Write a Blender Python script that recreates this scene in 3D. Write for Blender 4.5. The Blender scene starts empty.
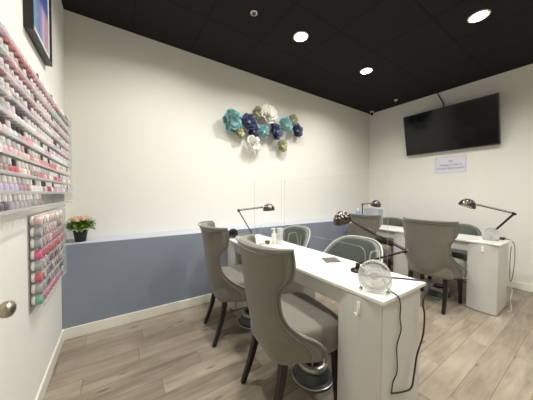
import bpy, bmesh, math, random
from mathutils import Vector, Matrix
random.seed(7)
PI = math.pi
C = bpy.context.scene.collection
SC = bpy.context.scene
R = math.radians

# ------------------------------------------------------------------ dimensions of the room
XL, XR = -0.375, 4.311
YB, YP, YF = 2.728, 2.428, -1.9
H = 2.836
ZL = 0.7745

# ------------------------------------------------------------------ materials
def mat(name, col, rough=0.6, metal=0.0, bump=0.0, bscale=60.0, var=0.0, vscale=8.0, spec=0.5, emit=None, estr=0.0, sheen=0.0):
    m = bpy.data.materials.new(name); m.use_nodes = True
    nt = m.node_tree; b = nt.nodes['Principled BSDF']
    c = tuple((x / 12.92 if x <= 0.04045 else ((x + 0.055) / 1.055) ** 2.4) for x in (v / 255 for v in col)) + (1,)
    b.inputs['Base Color'].default_value = c
    b.inputs['Roughness'].default_value = rough; b.inputs['Metallic'].default_value = metal
    b.inputs['Specular IOR Level'].default_value = spec
    if sheen: b.inputs['Sheen Weight'].default_value = sheen
    if emit:
        b.inputs['Emission Color'].default_value = emit + (1,); b.inputs['Emission Strength'].default_value = estr
    if bump or var:
        tc = nt.nodes.new('ShaderNodeTexCoord')
    if bump:
        n = nt.nodes.new('ShaderNodeTexNoise'); n.inputs['Scale'].default_value = bscale; n.inputs['Detail'].default_value = 4
        bp = nt.nodes.new('ShaderNodeBump'); bp.inputs['Strength'].default_value = bump; bp.inputs['Distance'].default_value = 0.01
        nt.links.new(tc.outputs['Object'], n.inputs['Vector']); nt.links.new(n.outputs['Fac'], bp.inputs['Height'])
        nt.links.new(bp.outputs['Normal'], b.inputs['Normal'])
    if var:
        n = nt.nodes.new('ShaderNodeTexNoise'); n.inputs['Scale'].default_value = vscale; n.inputs['Detail'].default_value = 5
        mx = nt.nodes.new('ShaderNodeMix'); mx.data_type = 'RGBA'
        mx.inputs['A'].default_value = tuple(v * (1 - var) for v in c[:3]) + (1,)
        mx.inputs['B'].default_value = tuple(min(1, v * (1 + var)) for v in c[:3]) + (1,)
        nt.links.new(tc.outputs['Object'], n.inputs['Vector']); nt.links.new(n.outputs['Fac'], mx.inputs['Factor'])
        nt.links.new(mx.outputs['Result'], b.inputs['Base Color'])
    return m

def clear(name, tint=(1, 1, 1), white=0.0, gloss=0.06):
    """thin clear plastic: mostly see-through, a little glossy, optionally a milky share"""
    m = bpy.data.materials.new(name); m.use_nodes = True
    nt = m.node_tree; nt.nodes.clear()
    out = nt.nodes.new('ShaderNodeOutputMaterial')
    tr = nt.nodes.new('ShaderNodeBsdfTransparent'); tr.inputs['Color'].default_value = tint + (1,)
    gl = nt.nodes.new('ShaderNodeBsdfGlossy'); gl.inputs['Roughness'].default_value = 0.05
    mx = nt.nodes.new('ShaderNodeMixShader'); mx.inputs['Fac'].default_value = gloss
    nt.links.new(tr.outputs[0], mx.inputs[1]); nt.links.new(gl.outputs[0], mx.inputs[2])
    last = mx
    if white:
        df = nt.nodes.new('ShaderNodeBsdfDiffuse'); df.inputs['Color'].default_value = (0.78, 0.78, 0.76, 1)
        m2 = nt.nodes.new('ShaderNodeMixShader'); m2.inputs['Fac'].default_value = white
        nt.links.new(mx.outputs[0], m2.inputs[1]); nt.links.new(df.outputs[0], m2.inputs[2]); last = m2
    nt.links.new(last.outputs[0], out.inputs['Surface'])
    return m

def plank_material():
    m = bpy.data.materials.new('wood_plank_floor'); m.use_nodes = True
    nt = m.node_tree; b = nt.nodes['Principled BSDF']; N = nt.nodes.new; L = nt.links.new
    tc = N('ShaderNodeTexCoord')
    br = N('ShaderNodeTexBrick'); br.offset = 0.0
    br.inputs['Scale'].default_value = 1.0; br.inputs['Brick Width'].default_value = 0.92; br.inputs['Row Height'].default_value = 0.135
    br.inputs['Mortar Size'].default_value = 0.0016; br.inputs['Mortar Smooth'].default_value = 0.3; br.inputs['Bias'].default_value = 0.0
    br.inputs['Color1'].default_value = (0, 0, 0, 1); br.inputs['Color2'].default_value = (1, 1, 1, 1); br.inputs['Mortar'].default_value = (0.5, 0.5, 0.5, 1)
    mp = N('ShaderNodeMapping'); mp.inputs['Location'].default_value = (0.31, 0.045, 0)
    L(tc.outputs['Object'], mp.inputs['Vector'])
    # each row of planks starts at its own place
    sx = N('ShaderNodeSeparateXYZ'); L(mp.outputs['Vector'], sx.inputs[0])
    dv = N('ShaderNodeMath'); dv.operation = 'DIVIDE'; dv.inputs[1].default_value = 0.135; L(sx.outputs['Y'], dv.inputs[0])
    fl = N('ShaderNodeMath'); fl.operation = 'FLOOR'; L(dv.outputs[0], fl.inputs[0])
    wn = N('ShaderNodeTexWhiteNoise'); wn.noise_dimensions = '1D'; L(fl.outputs[0], wn.inputs['W'])
    rs_ = N('ShaderNodeMath'); rs_.operation = 'ADD'; L(sx.outputs['X'], rs_.inputs[0]); L(wn.outputs['Value'], rs_.inputs[1])
    cx = N('ShaderNodeCombineXYZ'); L(rs_.outputs[0], cx.inputs['X']); L(sx.outputs['Y'], cx.inputs['Y'])
    L(cx.outputs[0], br.inputs['Vector'])
    # long grain, shifted from plank to plank
    sep = N('ShaderNodeSeparateColor'); L(br.outputs['Color'], sep.inputs['Color'])
    sh = N('ShaderNodeCombineXYZ'); ml = N('ShaderNodeMath'); ml.operation = 'MULTIPLY'; ml.inputs[1].default_value = 13.0
    L(sep.outputs['Red'], ml.inputs[0]); L(ml.outputs[0], sh.inputs['Z']); L(ml.outputs[0], sh.inputs['X'])
    add = N('ShaderNodeVectorMath'); add.operation = 'ADD'; L(mp.outputs['Vector'], add.inputs[0]); L(sh.outputs['Vector'], add.inputs[1])
    st = N('ShaderNodeMapping'); st.inputs['Scale'].default_value = (1.6, 16.0, 1.0); L(add.outputs['Vector'], st.inputs['Vector'])
    n1 = N('ShaderNodeTexNoise'); n1.inputs['Scale'].default_value = 1.7; n1.inputs['Detail'].default_value = 6; n1.inputs['Distortion'].default_value = 0.9
    L(st.outputs['Vector'], n1.inputs['Vector'])
    # broad cloudy patches and knots
    st2 = N('ShaderNodeMapping'); st2.inputs['Scale'].default_value = (2.2, 7.0, 1.0); L(add.outputs['Vector'], st2.inputs['Vector'])
    n2 = N('ShaderNodeTexNoise'); n2.inputs['Scale'].default_value = 1.5; n2.inputs['Detail'].default_value = 3; L(st2.outputs['Vector'], n2.inputs['Vector'])
    kn = N('ShaderNodeTexVoronoi'); kn.inputs['Scale'].default_value = 1.6; L(st2.outputs['Vector'], kn.inputs['Vector'])
    kr = N('ShaderNodeValToRGB'); kr.color_ramp.elements[0].position = 0.03; kr.color_ramp.elements[0].color = (0.26, 0.22, 0.19, 1)
    kr.color_ramp.elements[1].position = 0.16; kr.color_ramp.elements[1].color = (1, 1, 1, 1); L(kn.outputs['Distance'], kr.inputs['Fac'])
    r1 = N('ShaderNodeValToRGB'); e = r1.color_ramp.elements
    e[0].position = 0.28; e[0].color = (0.176, 0.140, 0.098, 1); e[1].position = 0.74; e[1].color = (0.400, 0.340, 0.256, 1)
    el = e.new(0.5); el.color = (0.292, 0.243, 0.178, 1)
    mixf = N('ShaderNodeMath'); mixf.operation = 'MULTIPLY_ADD'; mixf.inputs[1].default_value = 0.5
    L(n1.outputs['Fac'], mixf.inputs[0]); m3 = N('ShaderNodeMath'); m3.operation = 'MULTIPLY'; m3.inputs[1].default_value = 0.5
    L(n2.outputs['Fac'], m3.inputs[0]); L(m3.outputs[0], mixf.inputs[2]); 
    ps = N('ShaderNodeMath'); ps.operation = 'MULTIPLY_ADD'; ps.inputs[1].default_value = 0.24; ps.inputs[2].default_value = -0.12
    L(sep.outputs['Red'], ps.inputs[0]); ad = N('ShaderNodeMath'); ad.operation = 'ADD'; L(mixf.outputs[0], ad.inputs[0]); L(ps.outputs[0], ad.inputs[1])
    L(ad.outputs[0], r1.inputs['Fac'])
    mk = N('ShaderNodeMix'); mk.data_type = 'RGBA'; mk.blend_type = 'MULTIPLY'; mk.inputs['Factor'].default_value = 0.8
    L(r1.outputs['Color'], mk.inputs['A']); L(kr.outputs['Color'], mk.inputs['B'])
    mg = N('ShaderNodeMix'); mg.data_type = 'RGBA'; L(br.outputs['Fac'], mg.inputs['Factor']); L(mk.outputs['Result'], mg.inputs['A'])
    mg.inputs['B'].default_value = (0.11, 0.09, 0.07, 1)
    L(mg.outputs['Result'], b.inputs['Base Color'])
    b.inputs['Roughness'].default_value = 0.42; b.inputs['Specular IOR Level'].default_value = 0.4
    bp = N('ShaderNodeBump'); bp.inputs['Strength'].default_value = 0.25; bp.inputs['Distance'].default_value = 0.002; bp.invert = True
    L(br.outputs['Fac'], bp.inputs['Height']); L(bp.outputs['Normal'], b.inputs['Normal'])
    return m

def ceiling_material():
    """black lay-in tiles on a 0.58 m grid"""
    m = bpy.data.materials.new('black_ceiling_tile'); m.use_nodes = True
    nt = m.node_tree; b = nt.nodes['Principled BSDF']; N = nt.nodes.new; L = nt.links.new
    tc = N('ShaderNodeTexCoord'); mp = N('ShaderNodeMapping'); mp.inputs['Location'].default_value = (-1.34 + 0.58 * 8, -0.942 + 0.583 * 8, 0)
    br = N('ShaderNodeTexBrick'); br.offset = 0; br.inputs['Scale'].default_value = 1
    br.inputs['Brick Width'].default_value = 0.575; br.inputs['Row Height'].default_value = 0.583; br.inputs['Mortar Size'].default_value = 0.011
    br.inputs['Mortar Smooth'].default_value = 0.1
    br.inputs['Color1'].default_value = (0.0105, 0.0100, 0.0085, 1); br.inputs['Color2'].default_value = (0.0135, 0.0130, 0.0110, 1); br.inputs['Mortar'].default_value = (0.0055, 0.0055, 0.0045, 1)
    L(tc.outputs['Object'], mp.inputs['Vector']); L(mp.outputs['Vector'], br.inputs['Vector']); L(br.outputs['Color'], b.inputs['Base Color'])
    n = N('ShaderNodeTexNoise'); n.inputs['Scale'].default_value = 120; L(tc.outputs['Object'], n.inputs['Vector'])
    bp = N('ShaderNodeBump'); bp.inputs['Strength'].default_value = 0.4; bp.inputs['Distance'].default_value = 0.004
    L(n.outputs['Fac'], bp.inputs['Height']); L(bp.outputs['Normal'], b.inputs['Normal'])
    b.inputs['Roughness'].default_value = 0.85; b.inputs['Specular IOR Level'].default_value = 0.25
    return m

def art_material():
    """abstract print of soft vertical colour bands"""
    m = bpy.data.materials.new('striped_print'); m.use_nodes = True
    nt = m.node_tree; b = nt.nodes['Principled BSDF']; N = nt.nodes.new; L = nt.links.new
    tc = N('ShaderNodeTexCoord'); sp = N('ShaderNodeSeparateXYZ'); L(tc.outputs['Generated'], sp.inputs[0])
    rp = N('ShaderNodeValToRGB'); rp.color_ramp.interpolation = 'B_SPLINE'
    e = rp.color_ramp.elements
    e[0].position = 0; e[0].color = (0.16, 0.42, 0.50, 1); e[1].position = 1; e[1].color = (0.32, 0.10, 0.14, 1)
    for p, c in ((0.22, (0.10, 0.16, 0.36)), (0.38, (0.24, 0.16, 0.36)), (0.5, (0.16, 0.20, 0.42)), (0.62, (0.62, 0.58, 0.66)), (0.74, (0.36, 0.12, 0.20)), (0.86, (0.55, 0.40, 0.46))):
        q = e.new(p); q.color = c + (1,)
    L(sp.outputs['Y'], rp.inputs['Fac'])
    cr = N('ShaderNodeValToRGB'); cr.color_ramp.elements[0].position = 0.30; cr.color_ramp.elements[0].color = (0, 0, 0, 1); cr.color_ramp.elements[1].position = 0.36
    L(sp.outputs['Z'], cr.inputs['Fac'])
    mx = N('ShaderNodeMix'); mx.data_type = 'RGBA'; mx.inputs['B'].default_value = (0.05, 0.09, 0.30, 1)
    L(cr.outputs['Color'], mx.inputs['Factor']); L(rp.outputs['Color'], mx.inputs['A']); L(mx.outputs['Result'], b.inputs['Base Color'])
    b.inputs['Roughness'].default_value = 0.35
    return m

M = dict(
    wall=mat('white_wall_paint', (230, 228, 219), 0.7, bump=0.05, bscale=180, spec=0.25),
    blue=mat('blue_grey_wall_paint', (132, 140, 152), 0.6, bump=0.05, bscale=180, spec=0.3),
    ledge=mat('pale_grey_ledge', (186, 192, 200), 0.5),  # ledge top coloured paler than the blue-grey half wall below it
    trim=mat('white_trim_paint', (232, 229, 216), 0.4),
    door=mat('white_door_paint', (230, 228, 219), 0.45),
    floor=plank_material(), ceil=ceiling_material(), art=art_material(),
    desk=mat('white_laminate', (203, 200, 193), 0.32), desktop=mat('white_desktop', (226, 223, 214), 0.25, var=0.04, vscale=30),
    gap=mat('dark_gap', (92, 92, 86), 0.6),
    velvet=mat('taupe_velvet', (113, 110, 98), 0.75, bump=0.15, bscale=90, var=0.12, vscale=7, sheen=0.3, spec=0.3),
    piping=mat('taupe_piping', (106, 102, 90), 0.65, sheen=0.3),
    darkwood=mat('espresso_wood', (34, 22, 21), 0.35, var=0.25, vscale=20),
    sage=mat('grey_green_vinyl', (95, 100, 92), 0.5, bump=0.05, bscale=120, var=0.05),
    sagepipe=mat('pale_piping', (196, 198, 188), 0.5),
    steel=mat('pewter_metal', (88, 82, 76), 0.2, 1.0), chrome=mat('chrome', (205, 200, 190), 0.08, 1.0),
    darkmetal=mat('dark_metal', (54, 50, 46), 0.3, 1.0), nickel=mat('brushed_nickel', (172, 160, 140), 0.28, 1.0),
    black=mat('black_plastic', (24, 23, 22), 0.35), rubber=mat('black_rubber', (30, 28, 27), 0.7),
    bezel=mat('tv_bezel', (20, 20, 20), 0.3), screen=mat('tv_screen', (7, 8, 9), 0.1, spec=0.3),
    paper=mat('white_paper', (222, 219, 226), 0.8), ink=mat('ink', (70, 68, 78), 0.8), paperedge=mat('floral_border', (176, 178, 182), 0.8),
    mount=mat('picture_mount', (226, 226, 222), 0.8),
    clear=clear('clear_acrylic', (0.995, 0.997, 0.995), 0.0, 0.02), edge=clear('acrylic_edge', (0.97, 0.98, 0.97), 0.42, 0.08),
    rack=clear('rack_acrylic', (0.97, 0.975, 0.97), 0.10, 0.05), lip=clear('rack_lip', (0.95, 0.95, 0.94), 0.34, 0.05),
    fanclear=clear('fan_plastic', (0.96, 0.96, 0.95), 0.09, 0.05), fanwhite=clear('fan_guard_plastic', (0.95, 0.95, 0.94), 0.32, 0.08),
    whiteplastic=mat('white_plastic', (236, 233, 224), 0.35), greyfoot=mat('grey_footrest', (74, 78, 78), 0.3), silver=mat('silver_ring', (188, 184, 176), 0.3, 0.6),
    soil=mat('soil', (50, 38, 28), 0.9), leaf=mat('leaf_green', (98, 134, 54), 0.55, var=0.35, vscale=30), leaf2=mat('leaf_light', (146, 172, 84), 0.55, var=0.25, vscale=30),
    petal=mat('peach_petal', (248, 218, 194), 0.6, var=0.1), petal2=mat('blush_petal', (246, 222, 196), 0.6), pot=mat('black_pot', (20, 20, 21), 0.45),
    teal=mat('teal_metal', (124, 168, 168), 0.45, 0.1, var=0.35, vscale=14), navy=mat('navy_metal', (66, 74, 106), 0.42, 0.15, var=0.4, vscale=14),
    olive=mat('olive_metal', (168, 166, 130), 0.45, 0.15, var=0.35, vscale=14), cream=mat('cream_metal', (236, 234, 226), 0.4, 0.0, var=0.04, vscale=14),
    lens=mat('lamp_lens', (255, 250, 240), 0.5, emit=(1.0, 0.93, 0.80), estr=26.0),
    brown=mat('brown_item', (120, 78, 52), 0.5), bluebottle=mat('blue_bottle', (112, 140, 176), 0.3), bin=clear('grey_blue_bin', (0.72, 0.78, 0.86), 0.35, 0.06),
    greymat=mat('grey_slate', (98, 94, 88), 0.5), cord=mat('black_cord', (38, 34, 31), 0.5), whitecord=mat('white_cord', (220, 216, 205), 0.5), greycord=mat('grey_cord', (110, 106, 98), 0.5),
    lid=mat('white_lid', (238, 234, 228), 0.4), mesh=mat('speaker_grey', (90, 88, 84), 0.5),
)

# ------------------------------------------------------------------ mesh builder
class MB:
    def __init__(s): s.v = []; s.f = []; s.mi = []
    def add(s, vs, fs, mi=0):
        o = len(s.v); s.v += [tuple(p) for p in vs]; s.f += [tuple(i + o for i in f) for f in fs]; s.mi += [mi] * len(fs); return s
    def box(s, a, b, mi=0, rot=None, org=None):
        x0, y0, z0 = a; x1, y1, z1 = b
        vs = [Vector(p) for p in ((x0, y0, z0), (x1, y0, z0), (x1, y1, z0), (x0, y1, z0), (x0, y0, z1), (x1, y0, z1), (x1, y1, z1), (x0, y1, z1))]
        if rot is not None: vs = [rot @ p + Vector(org or (0, 0, 0)) for p in vs]
        return s.add(vs, [(0, 3, 2, 1), (4, 5, 6, 7), (0, 1, 5, 4), (1, 2, 6, 5), (2, 3, 7, 6), (3, 0, 4, 7)], mi)
    def tube(s, pts, r, n=8, caps=True, closed=False, mi=0):
        pts = [Vector(p) for p in pts]; rs = r if isinstance(r, (list, tuple)) else [r] * len(pts)
        m = len(pts); o = len(s.v); up = None
        for i, p in enumerate(pts):
            if closed: t = pts[(i + 1) % m] - pts[i - 1]
            else: t = pts[min(i + 1, m - 1)] - pts[max(i - 1, 0)]
            t.normalize()
            if up is None:
                up = Vector((0, 0, 1)) if abs(t.z) < 0.9 else Vector((1, 0, 0))
            a = t.cross(up)
            if a.length < 1e-6: a = t.orthogonal()
            a.normalize(); bb = a.cross(t).normalized(); up = bb
            for k in range(n):
                an = 2 * PI * k / n; s.v.append(tuple(p + (a * math.cos(an) + bb * math.sin(an)) * rs[i]))
        for i in range(m if closed else m - 1):
            j = (i + 1) % m
            for k in range(n):
                l = (k + 1) % n; s.f.append((o + i * n + k, o + j * n + k, o + j * n + l, o + i * n + l)); s.mi.append(mi)
        if caps and not closed:
            s.f.append(tuple(o + k for k in range(n))); s.mi.append(mi)
            s.f.append(tuple(o + (m - 1) * n + k for k in reversed(range(n)))); s.mi.append(mi)
        return s
    def lathe(s, prof, org=(0, 0, 0), axis=(0, 0, 1), n=24, mi=0, xs=1.0, ys=1.0):
        """prof: (radius, height) pairs along axis"""
        q = Vector((0, 0, 1)).rotation_difference(Vector(axis).normalized()); org = Vector(org); o = len(s.v); m = len(prof)
        for r, z in prof:
            for k in range(n):
                an = 2 * PI * k / n; s.v.append(tuple(q @ Vector((r * math.cos(an) * xs, r * math.sin(an) * ys, z)) + org))
        for i in range(m - 1):
            for k in range(n):
                l = (k + 1) % n; s.f.append((o + i * n + k, o + i * n + l, o + (i + 1) * n + l, o + (i + 1) * n + k)); s.mi.append(mi)
        if prof[0][0] > 1e-6: s.f.append(tuple(o + k for k in reversed(range(n)))); s.mi.append(mi)
        if prof[-1][0] > 1e-6: s.f.append(tuple(o + (m - 1) * n + k for k in range(n))); s.mi.append(mi)
        return s
    def torus(s, c, R_, r, axis=(0, 0, 1), n=32, k=8, mi=0):
        q = Vector((0, 0, 1)).rotation_difference(Vector(axis).normalized())
        return s.tube([q @ Vector((R_ * math.cos(2 * PI * i / n), R_ * math.sin(2 * PI * i / n), 0)) + Vector(c) for i in range(n)], r, k, closed=True, mi=mi)
    def prism(s, outline, to3, d, mi=0, mi_side=None, holes=()):
        """extrude a closed 2D outline; to3(u, v, w) maps to space, w from 0 to d"""
        n = len(outline); A = [to3(u, v, 0) for u, v in outline]; B = [to3(u, v, d) for u, v in outline]
        o = len(s.v); s.v += [tuple(p) for p in A + B]
        s.f.append(tuple(o + i for i in reversed(range(n)))); s.mi.append(mi)
        s.f.append(tuple(o + n + i for i in range(n))); s.mi.append(mi)
        for i in range(n):
            j = (i + 1) % n; s.f.append((o + i, o + j, o + n + j, o + n + i)); s.mi.append(mi if mi_side is None else mi_side)
        return s
    def grid(s, fn, nu, nv, mi=0):
        o = len(s.v)
        for i in range(nu + 1):
            for j in range(nv + 1): s.v.append(tuple(fn(i / nu, j / nv)))
        for i in range(nu):
            for j in range(nv):
                a = o + i * (nv + 1) + j; s.f.append((a, a + nv + 1, a + nv + 2, a + 1)); s.mi.append(mi)
        return s
    def build(s, name, m, parent=None, bevel=0, solid=0, sub=0, loc=None, smooth=40, seg=2):
        me = bpy.data.meshes.new(name); me.from_pydata(s.v, [], s.f)
        ms = m if isinstance(m, (list, tuple)) else [m]
        for x in ms: me.materials.append(x)
        me.polygons.foreach_set('material_index', s.mi)
        bm = bmesh.new(); bm.from_mesh(me); bmesh.ops.remove_doubles(bm, verts=bm.verts, dist=1e-6)
        bmesh.ops.recalc_face_normals(bm, faces=bm.faces); bm.to_mesh(me); bm.free()
        me.shade_smooth(); me.set_sharp_from_angle(angle=R(smooth))
        o = bpy.data.objects.new(name, me); C.objects.link(o)
        if solid:
            k = o.modifiers.new('solid', 'SOLIDIFY'); k.thickness = abs(solid); k.offset = -1 if solid > 0 else 1; k.use_even_offset = True
        if bevel:
            k = o.modifiers.new('bevel', 'BEVEL'); k.width = bevel; k.segments = seg; k.limit_method = 'ANGLE'; k.angle_limit = R(50)
        if sub:
            k = o.modifiers.new('sub', 'SUBSURF'); k.levels = sub; k.render_levels = sub
        if parent: o.parent = parent
        if loc: o.location = loc
        return o

def tag(o, label=None, cat=None, group=None, kind=None):
    if label: o['label'] = label
    if cat: o['category'] = cat
    if group: o['group'] = group
    if kind: o['kind'] = kind
    return o
def thing(name, label, cat, loc=(0, 0, 0), rz=0, group=None):
    o = bpy.data.objects.new(name, None); C.objects.link(o); o.empty_display_size = 0.05
    o.location = loc; o.rotation_euler = (0, 0, rz); return tag(o, label, cat, group)
def dup(root, loc, rz=0, label=None, group=None):
    r = root.copy(); C.objects.link(r); r.location = loc; r.rotation_euler = (0, 0, rz)
    if label: r['label'] = label
    if group: r['group'] = group
    for ch in list(root.children):
        c = ch.copy(); C.objects.link(c); c.parent = r
        for g in list(ch.children):
            d = g.copy(); C.objects.link(d); d.parent = c
    return r
def struct(name, mb, m, bevel=0, parent=None):
    o = mb.build(name, m, parent, bevel=bevel)
    if not parent: o['kind'] = 'structure'
    return o
def smooth_curve(tab):
    """smooth lookup through (x, y) pairs (monotone cubic)"""
    n = len(tab); d = [(tab[k + 1][1] - tab[k][1]) / (tab[k + 1][0] - tab[k][0]) for k in range(n - 1)]
    m = [d[0]] + [0.0 if d[k - 1] * d[k] <= 0 else 2 * d[k - 1] * d[k] / (d[k - 1] + d[k]) for k in range(1, n - 1)] + [d[-1]]
    def f(x):
        if x <= tab[0][0]: return tab[0][1]
        if x >= tab[-1][0]: return tab[-1][1]
        for k in range(n - 1):
            if x <= tab[k + 1][0]:
                h_ = tab[k + 1][0] - tab[k][0]; t = (x - tab[k][0]) / h_
                return (2 * t ** 3 - 3 * t * t + 1) * tab[k][1] + (t ** 3 - 2 * t * t + t) * h_ * m[k] + (3 * t * t - 2 * t ** 3) * tab[k + 1][1] + (t ** 3 - t * t) * h_ * m[k + 1]
    return f
def catmull(pts, n=8):
    P = [Vector(p) for p in pts]; P = [P[0] * 2 - P[1]] + P + [P[-1] * 2 - P[-2]]; out = []
    for i in range(1, len(P) - 2):
        for k in range(n):
            t = k / n; a, b, c, d = P[i - 1:i + 3]
            out.append(0.5 * ((2 * b) + (c - a) * t + (2 * a - 5 * b + 4 * c - d) * t * t + (3 * b - a - 3 * c + d) * t ** 3))
    out.append(P[-2]); return out

# ------------------------------------------------------------------ the room
T = 0.1
struct('floor', MB().box((XL - T, YF - T, -T), (XR + T, YB + T, 0)), M['floor'])
struct('ceiling', MB().box((XL - T, YF - T, H), (XR + T, YB + T, H + T)), M['ceil'])
struct('wall_left', MB().box((XL - T, YF, 0), (XL, YB, H)), M['wall'])
struct('wall_right', MB().box((XR, YF, 0), (XR + T, YB, H)), M['wall'])
struct('wall_back', MB().box((XL - T, YB, 0), (XR + T, YB + T, H)), M['wall'])
struct('wall_front', MB().box((XL - T, YF - T, 0), (XR + T, YF, H)), M['wall'])
struct('wall_lower_back', MB().box((XL, YP, 0), (XR, YB, ZL)), M['blue'], bevel=0.004)
struct('trim_1', MB().box((XL, YP, ZL), (XR, YB, ZL + 0.003)), M['ledge'])
def baseboard(name, mb): struct(name, mb, M['trim'], bevel=0.004)
baseboard('baseboard_back', MB().box((XL, YP - 0.012, 0), (XR, YP, 0.091)))
baseboard('baseboard_left', MB().box((XL, 1.30, 0), (XL + 0.012, YP - 0.012, 0.091)))
baseboard('baseboard_right', MB().box((XR - 0.012, YF, 0), (XR, YP - 0.012, 0.091)))
door = struct('door_1', MB().box((XL, 0.42, 0.006), (XL + 0.005, 1.225, 2.02)), M['door'])
kb = MB().lathe([(0.031, 0), (0.033, 0.004), (0.028, 0.010), (0.014, 0.013), (0.012, 0.028), (0.020, 0.034), (0.027, 0.043), (0.0285, 0.054), (0.025, 0.064), (0.014, 0.071), (0, 0.073)], (XL + 0.005, 1.142, 0.795), (1, 0, 0), 28)
kb.build('door_knob', M['nickel'], door)['label'] = 'brushed nickel door knob'

# ------------------------------------------------------------------ ceiling fixtures
def ceiling_light(x, y, label, visible=True):
    t = thing('recessed_light', label, 'ceiling light', (x, y, H), 0, 'recessed ceiling lights')
    MB().lathe([(0.062, -0.002), (0.064, -0.006), (0.072, -0.008), (0.078, -0.005), (0.079, 0.0)], n=32).build('trim_ring', M['whiteplastic'], t)
    MB().lathe([(0.0, -0.0035), (0.063, -0.0035)], n=32).build('lens', M['lens'], t)
    l = bpy.data.lights.new('downlight', 'AREA'); l.shape = 'DISK'; l.size = 0.12; l.energy = LP; l.color = LC; l.spread = R(150)
    o = bpy.data.objects.new('downlight', l); C.objects.link(o); o.location = (x, y, H - 0.012)
LP = 15.6; LC = (1.0, 0.995, 0.985)
ceiling_light(1.613, 1.81, 'round recessed ceiling light nearest the flower wall sculpture')
ceiling_light(2.770, 1.815, 'smallest-looking recessed ceiling light, towards the far corner of the ceiling')
ceiling_light(2.774, 0.70, 'large-looking recessed ceiling light at upper right, above the television side')
for x, y in ((0.45, 1.81), (0.45, 0.70), (1.613, 0.70), (1.613, -0.45), (2.774, -0.95)):  # last one is added off the grid to brighten the right wall
    ceiling_light(x, y, 'recessed ceiling light overhead outside the picture')

t = thing('smoke_detector', 'small white ring-shaped detector on the black ceiling above the flower sculpture', 'smoke detector', (1.051, 1.811, H))
MB().torus((0, 0, -0.006), 0.026, 0.006, n=28).build('ring', M['whiteplastic'], t)
MB().lathe([(0.022, 0), (0.020, -0.014), (0.010, -0.024), (0, -0.026)], n=20).build('sensor', M['mesh'], t)
t = thing('sprinkler', 'tiny pale sprinkler head on black ceiling near the television cord', 'sprinkler', (4.03, 2.07, H))
MB().lathe([(0.03, 0), (0.028, -0.006), (0.012, -0.010)], n=20).build('escutcheon', M['whiteplastic'], t)
MB().lathe([(0.009, -0.006), (0.007, -0.022), (0.018, -0.026), (0.018, -0.029)], n=16).build('deflector', M['nickel'], t)
t = thing('security_camera', 'small security camera in the ceiling corner left of the television', 'camera', (4.21, 2.62, H))
MB().lathe([(0.032, 0), (0.032, -0.018), (0.022, -0.026)], n=20).build('mount', M['whiteplastic'], t)
MB().lathe([(0.022, -0.022), (0.028, -0.042), (0.024, -0.062), (0.012, -0.074), (0, -0.076)], n=20).build('dome', M['darkmetal'], t)

# ------------------------------------------------------------------ television, notice, picture
tl = math.atan2(0.15, 0.64)
tv = thing('television', 'large black flat television tilted on the right wall', 'television', (4.245, 1.395, 1.882)); tv.rotation_euler = (0, -tl, 0)
W2, TH = 0.578, 0.655
MB().box((0.0, -W2, 0), (0.045, W2, TH)).build('back_case', M['bezel'], tv, bevel=0.006)
b = MB()
b.box((-0.008, -W2, 0), (0.0, W2, 0.018)); b.box((-0.008, -W2, TH - 0.010), (0.0, W2, TH)); b.box((-0.008, -W2, 0.018), (0, -W2 + 0.010, TH - 0.01)); b.box((-0.008, W2 - 0.010, 0.018), (0, W2, TH - 0.01))
b.build('bezel', M['bezel'], tv)
MB().box((-0.004, -W2 + 0.010, 0.018), (-0.001, W2 - 0.010, TH - 0.010)).build('screen', M['screen'], tv)
MB().box((0.045, -0.16, 0.12), (0.075, 0.16, 0.42)).build('wall_bracket', M['black'], tv)
tag(MB().tube(catmull([(XR - 0.02, 1.56, H - 0.001), (XR - 0.014, 1.52, 2.74), (XR - 0.02, 1.475, 2.64), (XR - 0.06, 1.455, 2.52)]), 0.008, 8).build('hanging_cord', M['cord']), 'black cord from the ceiling down behind the television', 'cord')

pn = thing('paper_notice', 'white printed paper notice on the right wall under the television', 'notice', (XR, 1.372, 1.676)); pn.scale = (1, 1.05, 1.06)
MB().box((-0.002, -0.192, -0.126), (0, 0.192, 0.126)).build('sheet', M['paper'], pn)
bd = MB()
for i in range(46):
    u = i / 46 * 2 * (0.36 + 0.235); r_ = 0.005 + 0.004 * random.random()
    if u < 0.36: y, z = -0.18 + u, -0.1175
    elif u < 0.595: y, z = 0.18, -0.1175 + u - 0.36
    elif u < 0.955: y, z = 0.18 - (u - 0.595), 0.1175
    else: y, z = -0.18, 0.1175 - (u - 0.955)
    bd.lathe([(r_, 0), (r_, 0.0006)], (-0.0021, y, z), (-1, 0, 0), 7)
bd.build('border', M['paperedge'], pn)
def lettering(txt, y, z, size, parent, m):
    cu = bpy.data.curves.new('lettering', 'FONT'); cu.body = txt; cu.size = size; cu.align_x = 'CENTER'; cu.align_y = 'CENTER'; cu.extrude = 0.0003; cu.materials.append(m)
    cu.shear = 0.25
    tmp = bpy.data.objects.new('tmp', cu); C.objects.link(tmp); bpy.context.view_layer.update()
    me = bpy.data.meshes.new_from_object(tmp.evaluated_get(bpy.context.evaluated_depsgraph_get())); bpy.data.objects.remove(tmp)
    o = bpy.data.objects.new('lettering', me); C.objects.link(o); o.parent = parent
    o.matrix_local = Matrix.Translation((-0.0026, y, z)) @ Matrix(((0, 0, -1, 0), (-1, 0, 0, 0), (0, 1, 0, 0), (0, 0, 0, 1)))
    return o
lettering('Tips', 0.0, 0.048, 0.034, pn, M['ink'])
lettering('Tipping in Cash is', 0.0, -0.005, 0.038, pn, M['ink'])
lettering('Greatly Appreciated!', 0.0, -0.052, 0.038, pn, M['ink'])

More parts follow.
